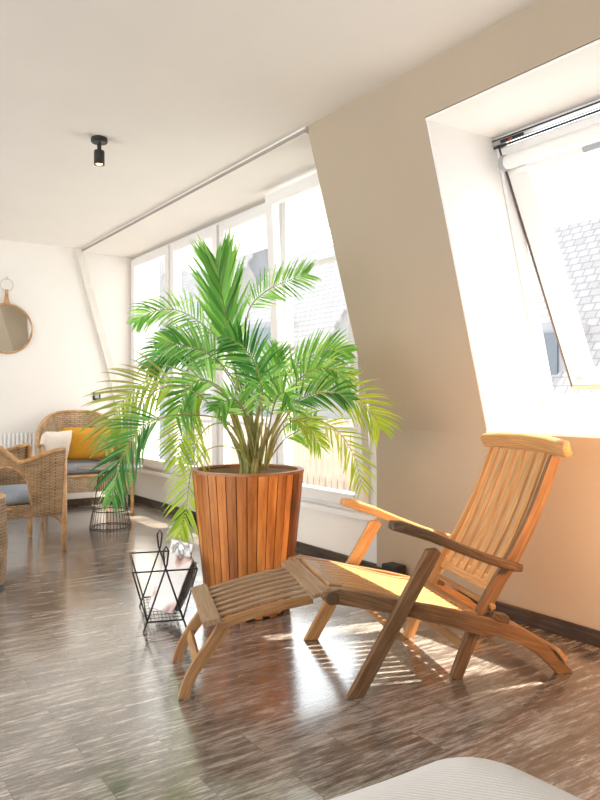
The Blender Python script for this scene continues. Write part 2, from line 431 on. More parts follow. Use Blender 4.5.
# ---- skylight: fixed frame in the roof plane, sash hung from the top and swung out
sd = Vector((-.2840, 0, .9588)); sn = Vector((.9588, 0, .2840))
Ob = Vector((fo(1.086), 0, 1.086)); Ls = (2.504 - 1.086) / .9588
def onroof(u, y, n): return Ob + sd * u + sn * n + Vector((0, y, 0))
def rbox(m, u0, u1, y0, y1, n0, n1, org=Ob, d=sd, nn=sn):
    vs = [org + d * u + nn * n + Vector((0, y, 0)) for u in (u0, u1) for y in (y0, y1) for n in (n0, n1)]
    m.add(vs, [(0, 1, 3, 2), (4, 6, 7, 5), (0, 4, 5, 1), (2, 3, 7, 6), (0, 2, 6, 4), (1, 5, 7, 3)])
fm = MB()
ya, yb = SY0 + .012, SY1 - .012
rbox(fm, 0, Ls, yb - .020, yb, 0, .09); rbox(fm, 0, Ls, ya, ya + .020, 0, .09)
rbox(fm, 0, .045, ya + .02, yb - .02, 0, .09); rbox(fm, Ls - .035, Ls, ya + .02, yb - .02, 0, .09)
sky = struct(fm.build('window_5', M['white'], bevel=.004))
# ventilation bar and dark gasket lines along the head
vb = MB(); rbox(vb, Ls - .052, Ls - .030, ya, yb, -.022, .0)
vb.build('ventilation_bar', M['chrome'], sky, bevel=.003)
gk = MB(); rbox(gk, Ls - .066, Ls - .056, ya, yb, -.016, .0); rbox(gk, Ls - .030, Ls - .022, ya, yb, -.016, .0)
gk.build('gasket', M['blackmatte'], sky)
rl = MB(); rbox(rl, Ls - .050, Ls - .034, yb - .20, yb - .06, -.030, -.020); rl.build('rating_plate', M['blackmatte'], sky)
rr_ = MB(); rbox(rr_, Ls - .047, Ls - .039, yb - .135, yb - .115, -.032, -.029)
rr_.build('red_mark', plain('red_print', (.6, .03, .02), .5), sky)
# sash, swung out by an angle about the head
ang = R(10.5)
Ot = Ob + sd * (Ls - .07)
dd = (Matrix.Rotation(-ang, 3, 'Y') @ (-sd)).normalized()
if dd.x < (-sd).x: dd = (Matrix.Rotation(ang, 3, 'Y') @ (-sd)).normalized()
dn = Vector((-dd.z, 0, dd.x)); dn = dn if dn.x > 0 else -dn
Lh = Ls - .10
sm = MB()
def sb(m, *a): rbox(m, *a, org=Ot, d=dd, nn=dn)
sb(sm, 0, Lh, yb - .165, yb - .035, -.01, .05); sb(sm, 0, Lh, ya + .035, ya + .165, -.01, .05)
sb(sm, 0, .10, ya + .165, yb - .165, -.01, .05); sb(sm, Lh - .085, Lh, ya + .165, yb - .165, -.01, .05)
so = sm.build('sash', M['white'], sky, bevel=.006)
g = MB(); sb(g, .09, Lh - .08, ya + .16, yb - .16, .018, .026); g.build('pane', M['glass_sky'], so)
sl_ = MB(); sb(sl_, -.02, Lh + .012, yb - .035, yb - .026, -.012, .055); sb(sl_, 0, Lh + .012, ya + .026, ya + .035, -.018, .055)
sl_.build('side_gasket', plain('brown_gasket', (.11, .085, .075), .5), so)
br_ = MB(); sb(br_, Lh + .001, Lh + .03, ya + .03, yb - .03, -.012, .055); br_.build('bottom_rail', M['tan'], so, bevel=.003)
lt = MB(); sb(lt, Lh - .055, Lh - .03, yb - .115, yb - .075, -.016, -.009); lt.build('latch_plate', M['greyplastic'], so)
# roller blind cassette at the head of the sash
bc = MB()
pth = [Ot + dd * .075 + dn * -.045 + Vector((0, y, 0)) for y in (ya + .06, yb - .075)]
bc.tube(pth, .036, 16); blind = bc.build('roller_blind', M['white'], so, smooth=False)
ec = MB(); ec.tube([Ot + dd * .075 + dn * -.045 + Vector((0, y, 0)) for y in (yb - .078, yb - .052)], .040, 16)
ec.build('blind_end_cap', M['greyplastic'], blind)
bb = MB(); sb(bb, .115, .150, ya + .08, yb - .105, -.045, -.015); bb.build('blind_bottom_bar', M['white'], blind, bevel=.01)
bh = MB(); sb(bh, .120, .145, ya + .40, yb - .50, -.053, -.044); bh.build('blind_handle', M['greyplastic'], blind, bevel=.003)

# ------------------------------------------------------------------ ceiling spot
s = thing('ceiling_spotlight', 'small black cylindrical spotlight hanging from the white ceiling, lit', 'lamp', (1.479, 4.28, ZC))
MB().lathe([(.047, -.001), (.050, -.006), (.050, -.026), (.046, -.031)], seg=28).build('mounting_plate', M['black'], s, smooth=False)
MB().tube([(0, .018, -.028), (0, .018, -.095)], .007).tube([(0, -.018, -.028), (0, -.018, -.095)], .007).tube([(0, -.024, -.075), (0, .024, -.075)], .005).build('bracket', M['black'], s)
MB().lathe([(.010, -.075), (.030, -.080), (.032, -.088), (.032, -.165), (.027, -.165), (.027, -.135), (.0, -.135)], seg=24, cap=False).build('lamp_head', M['black'], s)
bm_, nt, b, _ = new_mat('warm_bulb'); b.inputs['Emission Color'].default_value = (1, .52, .18, 1); b.inputs['Emission Strength'].default_value = 6
b.inputs['Base Color'].default_value = (1, .7, .4, 1)
MB().lathe([(.0, -.168), (.014, -.165), (.024, -.155), (.025, -.138)], seg=20, cap=False).build('bulb', bm_, s, smooth=True)

# ------------------------------------------------------------------ steamer chair (local: x = towards the headrest, y = far side)
ch = thing('steamer_chair', 'slatted teak steamer deck chair with arms and extended footrest in front of the planter', 'chair', (1.822, 2.392, 0), R(-21.3))
def prof(name, poly, y, t, mat, parent=ch, bevel=.005):
    m = MB(); m.prism([(a, y - t / 2, z) for a, z in poly], (0, t, 0)); return m.build(name, mat, parent, bevel=bevel)
def board(name, path, side, wd, th, mat, parent=ch, bevel=.004, **k):
    return MB().sweep(path, side, wd, th, **k).build(name, mat, parent, bevel=bevel)
for sg in (-1, 1):
    # front leg: from the floor up to the arm, outside the rail
    lm = M['teak_dark_shaded'] if sg < 0 else M['teak']
    prof('leg', [(-.038, .0), (.030, 0), (.345, .528), (.325, .548), (.285, .545), (.270, .515)], sg * .334, .028, M['teak_shaded'] if sg < 0 else M['teak_lit'])
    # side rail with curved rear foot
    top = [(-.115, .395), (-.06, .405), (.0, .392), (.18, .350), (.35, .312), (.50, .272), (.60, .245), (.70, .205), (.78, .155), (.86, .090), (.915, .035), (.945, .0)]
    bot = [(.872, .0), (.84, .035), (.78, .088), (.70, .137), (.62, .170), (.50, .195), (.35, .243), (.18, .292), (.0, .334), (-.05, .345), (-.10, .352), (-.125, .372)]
    rail = prof('side_rail', top + bot, sg * .300, .030, M['teak_shaded'] if sg < 0 else M['teak'])
    prof('notch_block', [(.575, .252), (.588, .275), (.640, .262), (.655, .247), (.650, .220), (.60, .235)], sg * .300, .034, M['teak_dark_shaded'], rail)
    hk = MB().tube([(-.085, sg * .280, .374), (-.085, sg * .320, .374)], .027, 16).build('hinge_knob', M['teak_dark_shaded'], rail, bevel=.004)
    # back stile: curved post running down into the rear leg
    sp = [(.447, 0), (.478, .075), (.520, .17), (.575, .278), (.640, .385), (.705, .475), (.760, .57), (.810, .67), (.858, .785), (.898, .885)]
    st = board('back_stile', [(a, sg * .252, z) for a, z in sp], (0, 1, 0), .026, [.050, .052, .055, .056, .056, .054, .052, .050, .048, .046], M['teak_shaded'] if sg < 0 else M['teak_lit'])
    # arm rest
    ap = [(.142, .642), (.19, .632), (.30, .595), (.43, .540), (.56, .488), (.66, .456), (.700, .447)]
    board('armrest', [(a, sg * .322, z) for a, z in ap], (0, 1, 0), [.045, .068, .072, .068, .062, .058, .040], [.034, .042, .040, .038, .036, .036, .030], M['teak_dark_shaded'] if sg < 0 else M['teak_lit'], bevel=.009)  # near arm coloured as shaded, far arm as lit
# head board: slightly crowned board across the stiles
hp = [(.885, -.352, .912), (.897, -.335, .920), (.903, -.20, .930), (.905, 0, .935), (.903, .20, .930), (.897, .335, .920), (.885, .352, .912)]
MB().sweep(hp, (-.34, 0, .94), [.045, .068, .074, .076, .074, .068, .045], [.030, .036, .038, .038, .038, .036, .030]).build('headboard', M['teak_lit'], ch, bevel=.010)
# seven back slats
sl_p = [(.628, .362), (.690, .462), (.745, .56), (.795, .665), (.845, .785), (.888, .895)]
for k in range(6):
    y = -.19 + k * .076
    board('back_slat', [(a - .004, y, z) for a, z in sl_p], (0, 1, 0), .044, .014, M['teak_lit'], bevel=.003)
board('back_crossrail', [(.632, -.24, .352), (.632, .24, .352)], (.52, 0, .85), .062, .022, M['teak_lit'])
board('rear_stretcher', [(.500, -.24, .115), (.500, .24, .115)], (.3, 0, 1), .036, .022, M['teak_side'])
MB().tube([(.19, -.32, .205), (.19, .32, .205)], .013, 12).build('front_stretcher', M['teak_side'], ch)
board('rear_crossboard', [(.882, -.335, .083), (.882, .300, .083)], (.62, 0, -.78), .066, .018, M['teak_side'], bevel=.004)
# prop frame hinged on the rear of the stiles, its dowel lying in the notches
board('prop_bar', [(.60, -.285, .285), (.60, .285, .285)], (1, 0, 0), .02, .02, M['teak_side'], bevel=.004)
# seat panel: two rounded end boards with lengthwise slats, following a shallow dip
def seat_z(a): return .385 - .13 * ((a + .05) / .62) + .012 * math.cos((a - .05) * 9)
seat = board('seat_panel', [(-.045, -.225, seat_z(-.045)), (-.045, .225, seat_z(-.045))], (1, 0, -.2), .062, .020, M['teak_side'])
board('seat_end_board', [(.515, -.250, seat_z(.515)), (.515, .250, seat_z(.515))], (1, 0, -.2), .062, .020, M['teak_side'], seat)
for k in range(9):
    y = -.212 + k * .053
    board('seat_slat', [(a, y, seat_z(a)) for a in (-.02, .08, .18, .28, .38, .50)], (0, 1, 0), .040, .014, M['teak_lit'], seat, bevel=.003)
for sg in (-1, 1):
    board('seat_edge', [(a, sg * .268, seat_z(a) - .004) for a in (-.10, .05, .18, .28, .38, .53)], (0, 1, 0), .030, .024, M['teak'], seat, bevel=.004)
# footrest
fr_in, fr_out = (-.112, .380), (-.530, .292)
fz = lambda a: fr_in[1] + (a - fr_in[0]) * (fr_in[1] - fr_out[1]) / (fr_in[0] - fr_out[0]) + .010 * math.sin(math.pi * (a - fr_out[0]) / (fr_in[0] - fr_out[0]))
foot = MB().sweep([(-.118, -.285, .382), (-.118, .285, .382)], (1, 0, .2), .078, .018).build('footrest', M['teak_grey'], ch, bevel=.004)
board('footrest_end_board', [(-.530, -.252, .296), (-.530, .252, .296)], (1, 0, .24), .070, .024, M['teak_grey'], foot)
for k in range(7):
    y = -.192 + k * .064
    board('footrest_slat', [(a, y, fz(a)) for a in (-.14, -.24, -.33, -.42, -.51)], (0, 1, 0), .026, .012, M['teak_grey'], foot, bevel=.003)
for sg in (-1, 1):
    board('footrest_rail', [(a, sg * .228, fz(a) - .022) for a in (-.14, -.24, -.33, -.42, -.50)], (0, 1, 0), .024, .036, M['teak'], foot)
    board('footrest_leg', catmull([Vector((a_, sg * .190, z_)) for a_, z_ in ((-.470, .275), (-.515, .205), (-.568, .135), (-.610, .065), (-.632, .0))], 14), (0, 1, 0), .026, [.052 - .001 * q_ for q_ in range(15)], M['teak'], foot)
board('footrest_stretcher', [(-.575, -.19, .118), (-.575, .19, .118)], (.4, 0, 1), .040, .016, M['teak_side'], foot)

# ------------------------------------------------------------------ planter and palm
PX, PY = 1.957, 3.304
pl = thing('planter', 'tall round tapering planter clad in vertical orange-brown wooden staves', 'planter', (PX, PY, 0))
N = 34; H = .752; rb, rt = .225, .298
sv = MB()
for k in range(N):
    a0 = 2 * math.pi * k / N; hw = math.pi / N * .90
    def pt(r, a, z): return (r * math.cos(a), r * math.sin(a), z)
    lo = .004 + .012 * (k % 2)
    vs = []
    for (z, r) in ((lo, rb), (H - .014, rt)):
        vs += [pt(r, a0 - hw, z), pt(r + .002, a0, z), pt(r, a0 + hw, z), pt(r - .018, a0 + hw, z), pt(r - .018, a0 - hw, z)]
    sv.add(vs, [(4, 3, 2, 1, 0), (5, 6, 7, 8, 9)] + [(i, (i + 1) % 5, 5 + (i + 1) % 5, 5 + i) for i in range(5)])
sv.build('stave_cladding', M['stave'], pl)
MB().lathe([(rb - .021, .03), (rt - .019, H - .02), (rt - .033, H - .02), (rb - .035, .045)], seg=40, cap=False).build('inner_shell', M['liner'], pl)
MB().lathe([(rt + .004, H - .014), (rt + .004, H), (rt - .028, H), (rt - .028, H - .014), (rt + .004, H - .014)], seg=48, cap=False).build('rim', M['staverim'], pl, bevel=.002)
gv = MB(); gv.lathe([(.0, H - .052), (.08, H - .048), (.18, H - .052), (rt - .036, H - .06), (rt - .06, H - .09), (0, H - .09)], seg=32, cap=False)
gv.build('gravel', M['soil'], pl)

palm = thing('areca_palm', 'large bushy areca palm with arching feathery green fronds growing in the wooden planter', 'plant', (PX, PY, H - .06))
th = math.atan(495 / 712.); ct, st_ = math.cos(th), math.sin(th)
rt_v = Vector((ct, -st_, 0)); fw_v = Vector((st_, ct, 0)); up_v = Vector((0, 0, 1))
def sk(x, y, dpt=0):
    """frond sketch units (186 per metre) seen front-on -> metres about the pot centre; dpt pushes towards the windows"""
    d = 3.83 + dpt
    p = rt_v * ((x - 300) * d / 712.) + fw_v * d + up_v * (1.12 - (y - 400) * d / 712.)
    return p - Vector((PX, PY, H - .06))
def frond(pts, length, count, mat, start=.35, open_=60, droop=.35, wid=.016, roll=0, tip=.45, upward=0):
    P = [sk(*p) for p in pts]
    C = catmull(P, 40)
    rr = [.0055 * (1 - .8 * k / 40) for k in range(41)]
    ro = MB().tube(C, rr, 6).build('frond', M['rachis'] if mat not in ('leaf',) else M['stem'], palm, smooth=True)
    m = MB()
    for k in range(count):
        t = start + (1 - start) * (k + .5) / count
        x = t * 40; i = min(int(x), 39); p = C[i].lerp(C[i + 1], x - i)
        tg = (C[min(i + 2, 40)] - C[max(i - 1, 0)]).normalized()
        s0 = tg.cross(fw_v);
        if s0.length < .05: s0 = tg.cross(up_v)
        s0.normalize(); s0 = Matrix.Rotation(R(roll), 3, tg) @ s0
        u = (k + .5) / count
        L0 = length * (math.sin(math.pi * min(1, (.22 + .60 * u) )) ** .7) * (1 - (1 - tip) * max(0, u - .6) / .4)
        for sgn in (1, -1):
            L = L0 * rnd.uniform(.78, 1.02)
            oa = R(open_ * (1 - .45 * u) + rnd.uniform(-7, 7))
            d = (tg * math.cos(oa) + s0 * sgn * math.sin(oa) + fw_v * rnd.uniform(-.16, .16)).normalized()
            d = (d + up_v * upward).normalized()
            pos = p.copy(); cur = d.copy(); nseg = 5; ps = [pos.copy()]; ds = [cur.copy()]
            for q in range(nseg):
                pos = pos + cur * (L / nseg); cur = (cur + Vector((0, 0, -droop * .30)) * (q + 1) / nseg * 1.6).normalized()
                ps.append(pos.copy()); ds.append(cur.copy())
            nrm = fw_v + up_v * rnd.uniform(-.35, .35) + rt_v * rnd.uniform(-.25, .25)
            vs = []
            wprof = [.35, .95, 1, .8, .48, .03]
            for q in range(nseg + 1):
                wd = ds[q].cross(nrm).normalized() * (wid * .36 * wprof[q])
                vs += [ps[q] + wd, ps[q] - wd]
            m.add(vs, [(2 * q, 2 * q + 1, 2 * q + 3, 2 * q + 2) for q in range(nseg)])
    m.build('leaflets', M[mat], ro)
B = (258, 470)
FR = [
 # upright spear in the middle, barely unfolded
 ([(256, 470), (244, 410), (233, 362), (226, 320), (220, 282), (217, 266)], .34, 54, 'leaf', .42, 30, .02, .026, 0, .5),
 ([(262, 470), (248, 400), (245, 340), (250, 308), (268, 290), (290, 280, -.1), (308, 274, -.1)], .16, 30, 'leaf', .50, 60, .1, .012, 0, .9),
 ([(254, 470), (244, 400), (228, 352), (202, 324), (176, 310), (152, 312), (136, 322)], .20, 30, 'leaf', .42, 55, .8, .014, 20, .5),
 ([(256, 470), (240, 400, -.1), (216, 360, -.2), (190, 347, -.25), (166, 352, -.25), (148, 368, -.25)], .22, 34, 'leafdark', .38, 55, .7, .015, 20, .5),
 ([(254, 470), (246, 410, -.1), (228, 372, -.25), (205, 352, -.3), (182, 345, -.3), (160, 342, -.3)], .2, 28, 'leaf', .4, 55, .6, .015, -20, .5),
 ([(252, 470), (232, 405, -.2), (200, 378, -.3), (166, 374, -.35), (136, 388, -.35), (116, 412, -.35), (104, 445, -.35)], .27, 24, 'leafolive', .50, 50, .35, .016, 0, .7),
 ([(252, 470), (230, 425, -.2), (196, 415, -.35), (160, 418, -.45), (138, 432, -.45), (120, 462, -.45), (112, 500, -.45)], .24, 28, 'leafdark', .50, 46, .3, .015, 0, .6),
 ([(250, 470), (234, 420, -.1), (212, 396, -.2), (194, 400, -.2), (182, 430, -.2), (177, 462, -.2)], .22, 24, 'leafyellow', .46, 60, .3, .016, 0, .8),
 ([(254, 470), (236, 430), (214, 424, .1), (198, 440, .1), (190, 476, .1), (186, 510, .1), (180, 535, .1)], .22, 26, 'leafyellow', .45, 52, .35, .016, 0, .8),
 ([(256, 470), (240, 408, -.2), (218, 386, -.3), (200, 380, -.3), (186, 392, -.3), (176, 418, -.3)], .23, 26, 'leaf', .42, 60, .5, .017, 0, .7),
 ([(254, 470), (235, 440, -.2), (205, 400, -.3), (175, 385, -.4), (150, 395, -.4), (128, 420, -.4), (118, 440, -.4)], .2, 20, 'leafyellow', .5, 50, .3, .015, 0, .7),
 # right side
 ([(264, 470), (272, 412), (288, 374), (308, 358), (330, 350), (350, 352)], .18, 32, 'leaf', .38, 48, .3, .016, 0, .5),
 ([(266, 470), (276, 420, -.1), (292, 388, -.2), (312, 370, -.2), (334, 370, -.2), (350, 388, -.2)], .17, 30, 'leaf', .38, 55, .6, .015, 10, .5),
 ([(266, 470), (276, 436), (294, 408), (322, 394), (350, 398), (372, 414), (380, 428)], .24, 32, 'leafyellow', .42, 50, .5, .014, 0, .6),
 ([(264, 470), (272, 436, -.2), (286, 412, -.3), (306, 396, -.4), (332, 392, -.4), (352, 400, -.4)], .16, 28, 'leafdark', .40, 50, .5, .014, 0, .5),
 ([(266, 470), (282, 430, .1), (308, 418, .1), (336, 430, .1), (354, 456, .1), (362, 488, .1)], .20, 15, 'leafyellow', .50, 46, .3, .015, 0, .8),
 ([(264, 470), (276, 432, .2), (292, 418, .2), (308, 426, .2), (320, 446, .2)], .2, 20, 'leafyellow', .40, 50, .5, .015, 0, .7),
 ([(264, 470), (280, 410, .1), (300, 384, .1), (326, 374, .1), (354, 376, .1)], .17, 24, 'leafyellow', .42, 50, .2, .014, 0, .6),
 # crown
 ([(260, 470), (262, 410, -.2), (258, 372, -.3), (244, 348, -.4), (226, 336, -.5)], .22, 28, 'leafdark', .35, 55, .5, .016, 0, .5),
 ([(260, 470), (268, 410, .1), (274, 375, .1), (278, 350, .1)], .2, 24, 'leaf', .35, 40, .15, .016, 0, .6),
 ([(258, 470), (250, 400, .2), (240, 360, .3), (232, 335, .3)], .2, 24, 'leaf', .35, 45, .2, .016, 0, .6),
 ([(260, 470), (268, 430, -.2), (276, 400, -.35), (284, 392, -.5), (290, 398, -.6)], .18, 22, 'leaf', .35, 55, .4, .015, 0, .6),
 ([(258, 470), (250, 430, -.2), (240, 404, -.35), (228, 400, -.5), (216, 410, -.6)], .19, 22, 'leaf', .35, 55, .5, .016, 0, .6),
 ([(258, 470), (258, 420, .1), (254, 390, .15), (258, 364, .2)], .17, 22, 'leafdark', .35, 48, .3, .015, 0, .6),
 ([(262, 470), (284, 440, .1), (300, 430, .2), (316, 418, .3)], .16, 20, 'leaf', .35, 55, .4, .014, 0, .6),
]
for f_ in FR: frond(*f_)
# canes and bare arching stalks rising from the gravel
for k in range(13):
    a = rnd.uniform(0, 2 * math.pi); r0 = rnd.uniform(.01, .055); lean = rnd.uniform(.05, .17)
    x0, y0 = r0 * math.cos(a), r0 * math.sin(a)
    hh = rnd.uniform(.25, .48)
    P_ = [Vector((x0, y0, -.01)), Vector((x0 * 1.4, y0 * 1.4, hh * .4)), Vector((x0 + lean * math.cos(a), y0 + lean * math.sin(a), hh))]
    MB().tube(catmull(P_, 10), [.013 - .0006 * i for i in range(11)], 8).build('cane', M['stem'], palm, smooth=True)
MB().tube(catmull([sk(256, 468), sk(242, 452, -.1), (sk(222, 446, -.1)), sk(204, 452, -.1), sk(194, 468, -.1)], 20), .003, 6).build('dry_stalk', M['rachis'], palm, smooth=True)

# ------------------------------------------------------------------ magazine rack
rk = thing('magazine_rack', 'black wire magazine rack with crossed handles on the floor left of the planter', 'magazine rack', (1.511, 3.419, 0), R(-19.9))
wx, wy = .154, .225; zt = .292; zb = .048; bx_ = .085
rk_r = .0042
for sg in (-1, 1):
    MB().tube([(-.104, sg * wy, 0), (.008, sg * wy, zt + .03), (.016, sg * wy, zt + .095), (.004, sg * wy, zt + .118), (-.010, sg * wy, zt + .095), (-.004, sg * wy, zt + .03), (.104, sg * wy, 0)], .0046, 6).build('leg_frame', M['black'], rk)
bk = MB()
for a, b in (((-wx, -wy, zt), (wx, -wy, zt)), ((wx, -wy, zt), (wx, wy, zt)), ((wx, wy, zt), (-wx, wy, zt)), ((-wx, wy, zt), (-wx, -wy, zt)),
             ((-bx_, -wy, zb), (bx_, -wy, zb)), ((bx_, -wy, zb), (bx_, wy, zb)), ((bx_, wy, zb), (-bx_, wy, zb)), ((-bx_, wy, zb), (-bx_, -wy, zb)),
             ((-wx, -wy, zt), (-bx_, -wy, zb)), ((wx, -wy, zt), (bx_, -wy, zb)), ((-wx, wy, zt), (-bx_, wy, zb)), ((wx, wy, zt), (bx_, wy, zb))):
    bk.tube([a, b], rk_r, 6)
bk.build('basket_frame', M['black'], rk)
ms = MB()
for k in range(1, 9): ms.tube([(-bx_ + 2 * bx_ * k / 9, -wy, zb), (-bx_ + 2 * bx_ * k / 9, wy, zb)], .0016, 5)
for k in range(1, 8): ms.tube([(-bx_, -wy + 2 * wy * k / 8, zb + .001), (bx_, -wy + 2 * wy * k / 8, zb + .001)], .0016, 5)
ms.build('base_mesh', M['black'], rk)
def magazine(label, cover, x, y, yaw, lean, hgt, thick, bend):
    n = 8; base = Matrix.Rotation(R(yaw), 3, 'Z'); P1 = []
    for i in range(n + 1):
        t = i / n
        q = base @ Vector((math.sin(lean) * t * hgt + bend * math.sin(math.pi * t), 0, math.cos(lean) * t * hgt))
        P1.append(q + Vector((x, y, zb + .006)))
    o = MB().sweep(P1, base @ Vector((0, 1, 0)), .20, thick).build('magazine', cover, None, bevel=.001)
    o.location = rk.location; o.rotation_euler = rk.rotation_euler
    return tag(o, label, 'magazine')
magazine('pale magazine with a reddish cover picture leaning frontmost in the wire rack', M['cover_a'], -.010, -.06, 34, R(27), .285, .006, -.010)
magazine('dark grey magazine curving behind the pale one in the wire rack', M['cover_b'], .022, -.02, 32, R(26), .255, .012, .020)
magazine('thin white magazine sticking up highest at the back of the rack', M['cover_c'], .03, .05, 28, R(17), .325, .006, .004)

# ------------------------------------------------------------------ wire side table
tb = thing('side_table', 'round side table with flared cage base of thin dark wires before the armchair', 'table', (2.21, 6.11, 0))
MB().lathe([(.28, .522), (.282, .528), (.28, .534)], seg=48).build('tabletop', M['tabletop'], tb)
wr = MB(); nW = 36
for k in range(nW):
    a = 2 * math.pi * k / nW; c_, s_ = math.cos(a), math.sin(a)
    wr.tube([(.098 * c_, .098 * s_, .522), (.106 * c_, .106 * s_, .42), (.130 * c_, .130 * s_, .25), (.176 * c_, .176 * s_, .0045)], .0026, 5)
cg = wr.build('wire_cage', M['wire'], tb)
for r, z, n in ((.176, .006, 'foot_ring'), (.148, .15, 'ring'), (.098, .520, 'ring')):
    MB().tube([(r * math.cos(2 * math.pi * k / 40), r * math.sin(2 * math.pi * k / 40), z) for k in range(40)], .0042, 6, closed=True).build(n, M['wire'], tb)

# ------------------------------------------------------------------ wicker chairs
def tub_chair(root, W, D, rim, z0, mat, seat_z, arch=False, back_in=0, cush=None, skirt=True, leg_r=.017):
    """U-shaped woven shell, open to +x. rim(t): height for t in 0..1 round the U"""
    hw = W / 2
    def plan(t):
        # superellipse from front right (-y) round the back (-x) to front left (+y)
        a = math.pi * (t - .5)
        y = hw * math.copysign(abs(math.sin(a)) ** .62, math.sin(a)); x = D * .5 - D * (abs(math.cos(a)) ** .62)
        return x, y
    def fn(u, v):
        x, y = plan(u); z = z0 + (rim(u) - z0) * v
        k = 1 + .10 * v * (1 if abs(u - .5) < .5 else 1)
        return (x * (1 + (.16 * v if x < 0 else 0)) , y * (1 + .04 * v), z)
    skip = None
    if arch:
        def skip(u, v):
            z = z0 + (rim(u) - z0) * v
            for c in (.185, .815):
                if abs(u - c) < .105:
                    q = (u - c) / .105
                    if seat_z - .02 < z < seat_z + .02 + (.245) * math.sqrt(max(0, 1 - q * q)): return True
            return False
    nu, nv = (96, 40) if arch else (64, 12)
    per = W + 2 * D
    sh = grid(fn, nu, nv, skip, (per, .6)).build('woven_shell', mat, root, smooth=True); solid(sh, .014)
    rimp = [Vector(fn(k / 60, 1)) for k in range(61)]
    MB().tube(rimp, .017, 8).build('rolled_rim', M['rattan'], root, smooth=True)
    if arch:
        for c in (.185, .815):
            P_ = []
            for k in range(17):
                q = -1 + 2 * k / 16; u = c + .105 * q; x, y = plan(u)
                z = seat_z - .02 if k in (0, 16) else seat_z + .02 + .245 * math.sqrt(max(0, 1 - q * q))
                v = (z - z0) / (rim(u) - z0); P_.append(Vector(fn(u, v)))
            MB().tube(P_, .010, 8).build('arch_trim', M['rattan'], root, smooth=True)
    # seat deck and front skirt
    dk = MB().box(-D * .42, D * .5, -hw * .95, hw * .95, seat_z - .06, seat_z - .03).build('seat_deck', M['rattan'], root, bevel=.01)
    if skirt:
        sk_ = grid(lambda u, v: (D * .5, -hw + W * u, z0 + (seat_z - .03 - z0) * v), 8, 4, None, (W, seat_z - z0)).build('front_skirt', mat, root); solid(sk_, .012)
    MB().tube([(D * .5, -hw, seat_z - .04), (D * .5, hw, seat_z - .04)], .014, 8).build('front_rail', M['rattan'], root)
    for sx in (1, -1):
        for sy in (-1, 1):
            x, y = (D * .5, sy * hw * .99) if sx > 0 else (-D * .40, sy * hw * .72)
            top = rim(0) - .01 if sx > 0 else seat_z
            MB().tube([(x, y, 0), (x, y, .16), (x, y * (1.0 if sx > 0 else 1), top)], [leg_r * .8, leg_r, leg_r], 10).build('leg', M['rattan'], root, smooth=True)
    if arch:
        for sy in (-1, 1):
            MB().tube(catmull([Vector((D * .5, sy * hw * .97, .17)), Vector((D * .42, sy * hw * .9, .24)), Vector((D * .28, sy * hw * .8, .28)), Vector((D * .1, sy * hw * .7, seat_z - .06))], 10), .010, 8).build('brace', M['rattan'], root, smooth=True)
    if cush:
        c = cushion('seat_cushion', cush, root, D * .88, W * .86, .11, (0.01, 0, seat_z + .022), power=.18)

# foreground wicker armchair at the left
def rimB(t):
    a = abs(t - .5) * 2          # 0 back, 1 front posts
    back = .94 - .27 * (min(a, .74) / .74) ** 2
    if a > .74: back = .67 + .085 * ((a - .74) / .26) ** 1.4
    return back
wc = thing('wicker_armchair', 'natural wicker armchair with arched side opening and pale blue-grey seat cushion, nearest the planter', 'chair', (1.264, 5.677, 0), R(7))
tub_chair(wc, .67, .58, rimB, .27, M['wicker'], .38, arch=True, cush=M['blue_cushion'], skirt=False, leg_r=.022)

# big armchair by the far wall
def rimA(t):
    a = abs(t - .5) * 2
    return .70 + .30 * max(0, math.cos(min(a * 1.25, 1) * math.pi / 2)) ** .9
wa = thing('wicker_armchair', 'wide round-backed pale wicker armchair with a mustard cushion against the far wall', 'chair', (2.24, 6.98, 0), R(-97))
tub_chair(wa, .84, .62, rimA, .25, M['wickerpale'], .44, cush=M['grey_cushion'])
c = cushion('throw_cushion', M['mustard'], None, .34, .56, .15, (2.30, 6.92, .695), (0, 0, 0), power=.5)
c.rotation_euler = (R(0), R(-72), R(-97)); tag(c, 'mustard yellow throw cushion leaning upright on the pale wicker armchair', 'cushion')
c = cushion('throw_cushion', M['cream'], None, .30, .34, .12, (1.935, 6.83, .685), power=.5)
c.rotation_euler = (R(0), R(-74), R(-66)); tag(c, 'cream throw cushion standing in the left corner of the pale wicker armchair', 'cushion')

# woven stool at the very left edge
ws_ = thing('wicker_stool', 'tall coarse woven wicker seat cut off by the left edge of the view', 'seat', (.765, 4.62, 0))
g_ = grid(lambda u, v: ((.24 + .012 * math.sin(math.pi * v)) * math.cos(2 * math.pi * u), (.24 + .012 * math.sin(math.pi * v)) * math.sin(2 * math.pi * u), .025 + .505 * v), 48, 12, None, (1.5, .5))
g_.build('woven_body', M['wickerweave'], ws_, smooth=True)
MB().lathe([(.0, .525), (.235, .525), (.243, .535), (.235, .548), (0, .55)], seg=40, cap=False).build('top', M['rattan'], ws_)
MB().lathe([(.225, 0), (.235, .03)], seg=40).build('base_ring', M['blackmatte'], ws_)

# ------------------------------------------------------------------ radiator
rd = thing('radiator', 'low white ribbed radiator on the far wall behind the wicker chairs', 'radiator', (1.42, YF - .095, 0))
body = MB().box(-.62, .62, -.012, .012, .16, .78).build('panel', M['radiator'], rd)
fn_ = MB()
for k in range(31):
    x = -.60 + 1.2 * k / 30; fn_.tube([(x, -.014, .155), (x, -.014, .79)], .013, 8)
fn_.build('ribs', M['radiator'], rd, smooth=True)
for x in (-.5, .46): MB().box(x, x + .04, .01, .03, 0, .7).build('foot', M['radiator'], rd)

